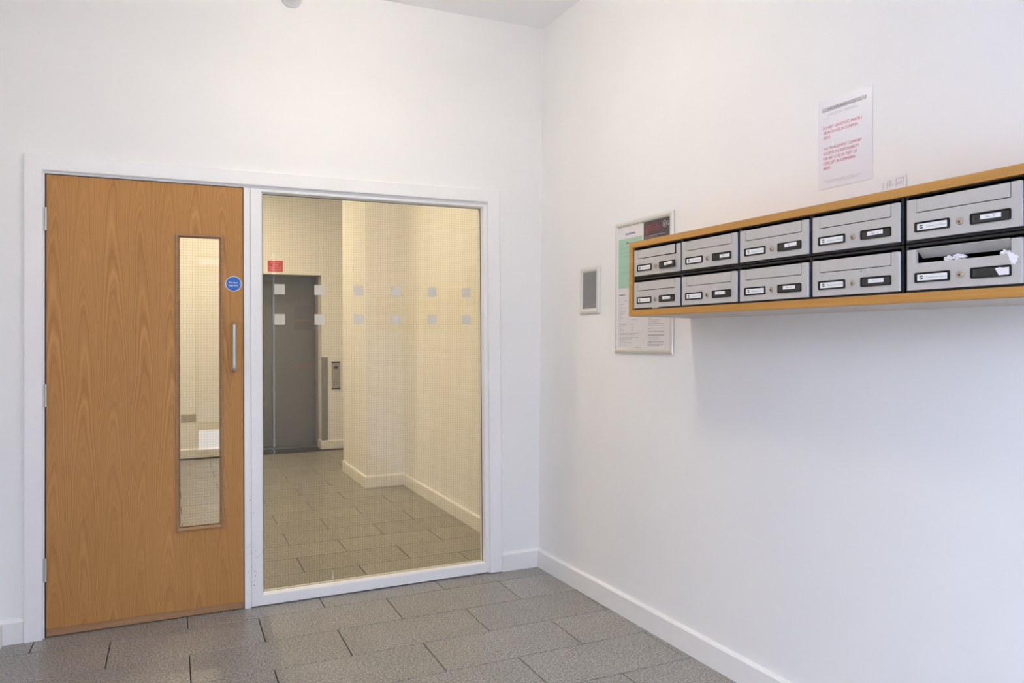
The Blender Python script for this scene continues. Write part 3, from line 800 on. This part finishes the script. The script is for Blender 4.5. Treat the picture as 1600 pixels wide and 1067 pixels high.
for a, c, z in [(.84,.872,1.4506),(.802,.84,1.4356),(.802,.872,1.4186),(.802,.859,1.4019),(.803,.846,1.392),(.803,.814,1.3826),(.803,.83,1.3721),(.897,.948,1.3621),(.803,.811,1.3619),(.803,.855,1.3429),(.897,.915,1.3429),(.803,.849,1.3337),(.897,.91,1.3336),(.803,.817,1.3238),(.897,.915,1.3239),(.803,.844,1.3143),(.895,.91,1.314),(.804,.959,1.2994),(.804,.929,1.2946),(.804,.957,1.2803),(.804,.905,1.2748),(.804,.853,1.2657),(.804,.906,1.2559),(.804,.864,1.2451),
    (1.028,1.055,1.3655),(1.026,1.114,1.357),(1.026,1.098,1.3496),(1.024,1.14,1.3405),(1.024,1.033,1.3375),(1.025,1.137,1.3305),(1.025,1.144,1.3205),(1.025,1.033,1.3177),(1.025,1.14,1.3074),(1.025,1.144,1.3042),(1.025,1.142,1.293),(1.025,1.145,1.2902),(1.025,1.14,1.2874),(1.025,1.11,1.2791),(1.025,1.103,1.2716),(1.023,1.14,1.2623),(1.023,1.14,1.2592),(1.023,1.049,1.2562),(1.023,1.136,1.2498),(1.023,1.133,1.2468),(1.023,1.11,1.2438),(.924,.975,1.2340)]:
    words_mb(mb, PU(a), PU(c), PZ(z), .0021, -.0052, .006, .02, .0018)
lettering('small_print', mb, mat('brown_grey_ink', (.43,.41,.415), .7), pf)

# ================================================================== lift and corridor things
lf = empty('door_2', (0, 5.34, 0), 'dull grey steel lift door recessed at the end of the corridor', 'door', kind='structure')
LD = 5.505-5.34
obj('frame_jamb', box_mesh(-.3115, -.2600, 0.004, LD+.03, 0, LZ+.0), LIFTF, lf)
obj('frame_jamb', box_mesh(-1.215, -1.148, 0.004, LD+.03, 0, LZ+.0), LIFTF, lf)
obj('frame_head', box_mesh(-1.148, -.3115, LD-.012, LD+.03, 1.982, LZ+.03), LIFTF, lf)
obj('lintel_soffit', box_mesh(-1.19, -.283, -.2395, LD+.03, LZ-.002, LZ+.02), LIFTF, lf)
obj('door_leaf', box_mesh(-.7850, -.3110, LD, LD+.025, .004, 1.983, .001), LIFT, lf)
obj('door_leaf', box_mesh(-1.147, -.7750, LD+.0262, LD+.045, .012, 1.985, .001), LIFT, lf)
obj('sill', box_mesh(-1.148, -.3115, .004, LD+.03, -.004, .0015), LIFT, lf)
o = obj('wall_lift_shaft', MB().box(-1.50, .05, 5.62, 5.70, -.05, H).box(-1.50, -1.40, CEND+.24, 5.62, -.05, H).box(-.10, .05, CEND+.24, 5.62, -.05, H).mesh('wall'), BLACK)
tag(o, 'dark lift shaft walls hidden behind the steel lift door', 'wall', kind='structure')
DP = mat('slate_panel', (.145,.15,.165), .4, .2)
obj('reflection_panel', box_mesh(-.540, -.325, LD-.003, LD, 1.395, 1.690), DP, lf)  # bluish reflection on the lift door, painted as a flat panel
obj('reflection_band', box_mesh(-.540, -.325, LD-.004, LD-.002, 1.500, 1.520), mat('brown_band', (.24,.18,.15), .5), lf)  # brown line within the painted reflection
obj('reflection_bar', box_mesh(-.590, -.325, LD-.003, LD, .905, 1.000), mat('rosy_grey', (.22,.17,.16), .5), lf)  # pinkish reflection, painted as a flat bar on the leaf
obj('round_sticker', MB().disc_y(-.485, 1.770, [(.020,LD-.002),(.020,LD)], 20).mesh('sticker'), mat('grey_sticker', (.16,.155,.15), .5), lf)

rs = empty('lift_fire_sign', (-.801, CEND, 2.119), 'small red fire notice on the wall above the lift door', 'sign')
obj('plate', box_mesh(-.082, .082, -.003, 0, -.063, .063, .0006), SIGNR, rs)
mb = MB()
for i, (t_, w_) in enumerate((('IN THE EVENT',.108),('OF FIRE',.062),('DO NOT USE THIS',.136),('LIFT FOR ESCAPE',.138))):
    text_mb(mb, t_, 0, .042-.0278*i, .017, w_, 'CENTER', -.0034, .01)
lettering('lettering', mb, mat('pink_white_print', (.80,.55,.52), .5), rs)

cp = empty('lift_call_panel', (-.1235, CEND, .698), 'tall steel lift call panel with display and two buttons right of the lift', 'panel')
obj('plate', box_mesh(-.0485, .0485, -.014, 0, .010, .305, .002), mat('call_panel_steel', (.46,.45,.42), .35, .7), cp)
obj('end_cap', box_mesh(-.050, .050, -.018, 0, .303, .320, .002), BLACKP, cp)
obj('end_cap', box_mesh(-.050, .050, -.018, 0, -.004, .0115, .002), BLACKP, cp)
dsp = obj('display', box_mesh(-.024, .024, -.0155, -.013, .236, .268), BLACKP, cp)
mb = MB(); text_mb(mb, 'G', -.004, .252, .018, None, 'CENTER', -.0158, .02)
lettering('digit', mb, mat('red_display', (.2,.01,.01), .4, emit=(1,.05,.05,.5)), dsp)
bt_ = MB().disc_y(0, 0, [(.010,-.0185),(.012,-.0165),(.012,-.013)], 20).mesh('button', smooth=True)
for z in (.104, .066): 
    k = obj('button', bt_, STEEL, cp, (0, 0, z))
    obj('button_ring', MB().disc_y(0, 0, [(.015,-.0148),(.015,-.013)], 20).mesh('ring'), BLACKP, k)
cg = empty('corner_guard', (LX1+.002, CEND, .094), 'flat grey guard strip on the wall corner beside the lift', 'guard strip')
obj('strip', box_mesh(.003, .066, -.006, 0, 0, .978, .0015), EDGED, cg)
obj('return_strip', box_mesh(-.0060, .003, -.006, .006, 0, .978), EDGED, cg)

so = empty('double_socket', (-1.715, CEND, .434), 'double power socket low on the far wall seen through the door pane', 'socket')
obj('face_plate', box_mesh(-.0735, .0735, -.009, 0, -.043, .043, .003), SOCK, so)
rk = box_mesh(-.007, .007, -.0125, -.008, -.009, .009, .001)
for x in (-.020, .020): obj('rocker_switch', rk, SOCK, so, (x, 0, .026))
mb = MB()
for x in (-.044, .044):
    mb.box(x-.0025,x+.0025,-.0094,-.0088,.004,.013).box(x-.014,x-.008,-.0094,-.0088,-.016,-.012).box(x+.008,x+.014,-.0094,-.0088,-.016,-.012)
obj('pin_holes', mb.mesh('holes', fix=False), INK, so, kind='stuff')

# ================================================================== entrance and street (behind the camera; they light the lobby and show in the glass)
ed = empty('door_3', (0, REAR-.06, 0), 'glazed street entrance door behind the viewer, mirrored in the panes', 'door', kind='structure')
DFR = mat('dark_entrance_frame', (.22,.20,.18), .5)
obj('stile', box_mesh(EX0, EX0+.035, -.02, .03, 0, 2.2), DFR, ed); obj('stile', box_mesh(EX1-.06, EX1, -.02, .03, 0, 2.2), DFR, ed)
obj('rail', box_mesh(EX0+.035, EX1-.06, -.02, .03, 0, .095), DFR, ed); obj('rail', box_mesh(EX0+.035, EX1-.06, -.02, .03, .314, .40), DFR, ed)
obj('rail', box_mesh(EX0+.035, EX1-.06, -.02, .03, 2.00, 2.087), DFR, ed); obj('rail', box_mesh(EX0+.035, EX1-.06, -.02, .03, 2.17, 2.2), DFR, ed)
for z0_, z1_ in ((.095,.314),(.40,2.0),(2.087,2.17)): obj('glass_pane', box_mesh(EX0+.035, EX1-.06, .0, .006, z0_, z1_), SMOKED if z0_ > 2 else CLEAR, ed)
w4 = empty('added_slit', (0, REAR-.06, 0), 'narrow slit pane added right of the entrance for the streak mirrored in the screen', 'window', kind='structure')  # slit added to give the pale streak in the screen glass
obj('glass_pane', box_mesh(SLX0, SLX1, -.003, .003, 0, 2.25), CLEAR, w4)
w2 = empty('added_window_left', (XL-.08, 0, 0), 'street window added for daylight in the left wall beside the viewer, out of frame', 'window', kind='structure')  # unseen window, added to let daylight onto the right wall
y0, y1, z0, z1 = WIN_L
for ya, yb in ((y0,y0+.05),(y1-.05,y1),((y0+y1)/2-.025,(y0+y1)/2+.025)): obj('mullion', box_mesh(-.03,.03,ya,yb,z0,z1), GLOSSW, w2)
for za, zb_ in ((z0,z0+.05),(z1-.05,z1)): obj('rail', box_mesh(-.03,.03,y0+.05,y1-.05,za,zb_), GLOSSW, w2)
obj('glass_pane', box_mesh(-.003,.003,y0+.05,y1-.05,z0+.05,z1-.05), CLEAR, w2)
w3 = empty('added_window_rear', (0, REAR-.06, 0), 'tall fixed window added for daylight left of the entrance, unseen behind the viewer', 'window', kind='structure')  # added out of sight to bring daylight in from the rear
for xa, xb in ((RSX0, RSX0+.05), (RSX1-.05, RSX1)): obj('stile', box_mesh(xa, xb, -.03, .03, RSZ0, RSZ1), GLOSSW, w3)
for za, zb_ in ((RSZ0, RSZ0+.05), (RSZ1-.05, RSZ1)): obj('rail', box_mesh(RSX0+.05, RSX1-.05, -.03, .03, za, zb_), GLOSSW, w3)
obj('glass_pane', box_mesh(RSX0+.05, RSX1-.05, -.003, .003, RSZ0+.05, RSZ1-.05), CLEAR, w3)
o = obj('pavement', MB().box(-12, 8, -8.2, REAR-.12, -.14, -.02).box(-12, XL-.15, REAR-.12, 6, -.14, -.02).mesh('pavement'), CONC)
tag(o, 'pale concrete pavement outside the entrance', 'pavement', kind='structure')
o = obj('road', MB().box(-30, 30, -18, -8.2, -.3, -.1).mesh('road'), ROAD)
tag(o, 'dark asphalt road outside beyond the pavement', 'road', kind='structure')
po = empty('streak_post', (-.776, REAR-.50, -.02), 'grey painted steel post added outside the entrance to mirror as a thin pale line in the screen', 'post')  # post added so its reflection draws the pale streak
obj('shaft', MB().prism_z(circ(.055, 20), .02, 2.30).mesh('shaft', smooth=True), mat('pale_post_paint', (.66, .66, .68), .6), po)
obj('base_flange', MB().prism_z(circ(.11, 20), 0, .02).mesh('flange'), mat('pale_post_paint', (.66, .66, .68), .6), po)
o = obj('wall_street', MB().box(-30, 30, -18.4, -18, -.3, 3.3).mesh('facade'), BRICKM)
tag(o, 'low brown wall across the street', 'wall', kind='structure')
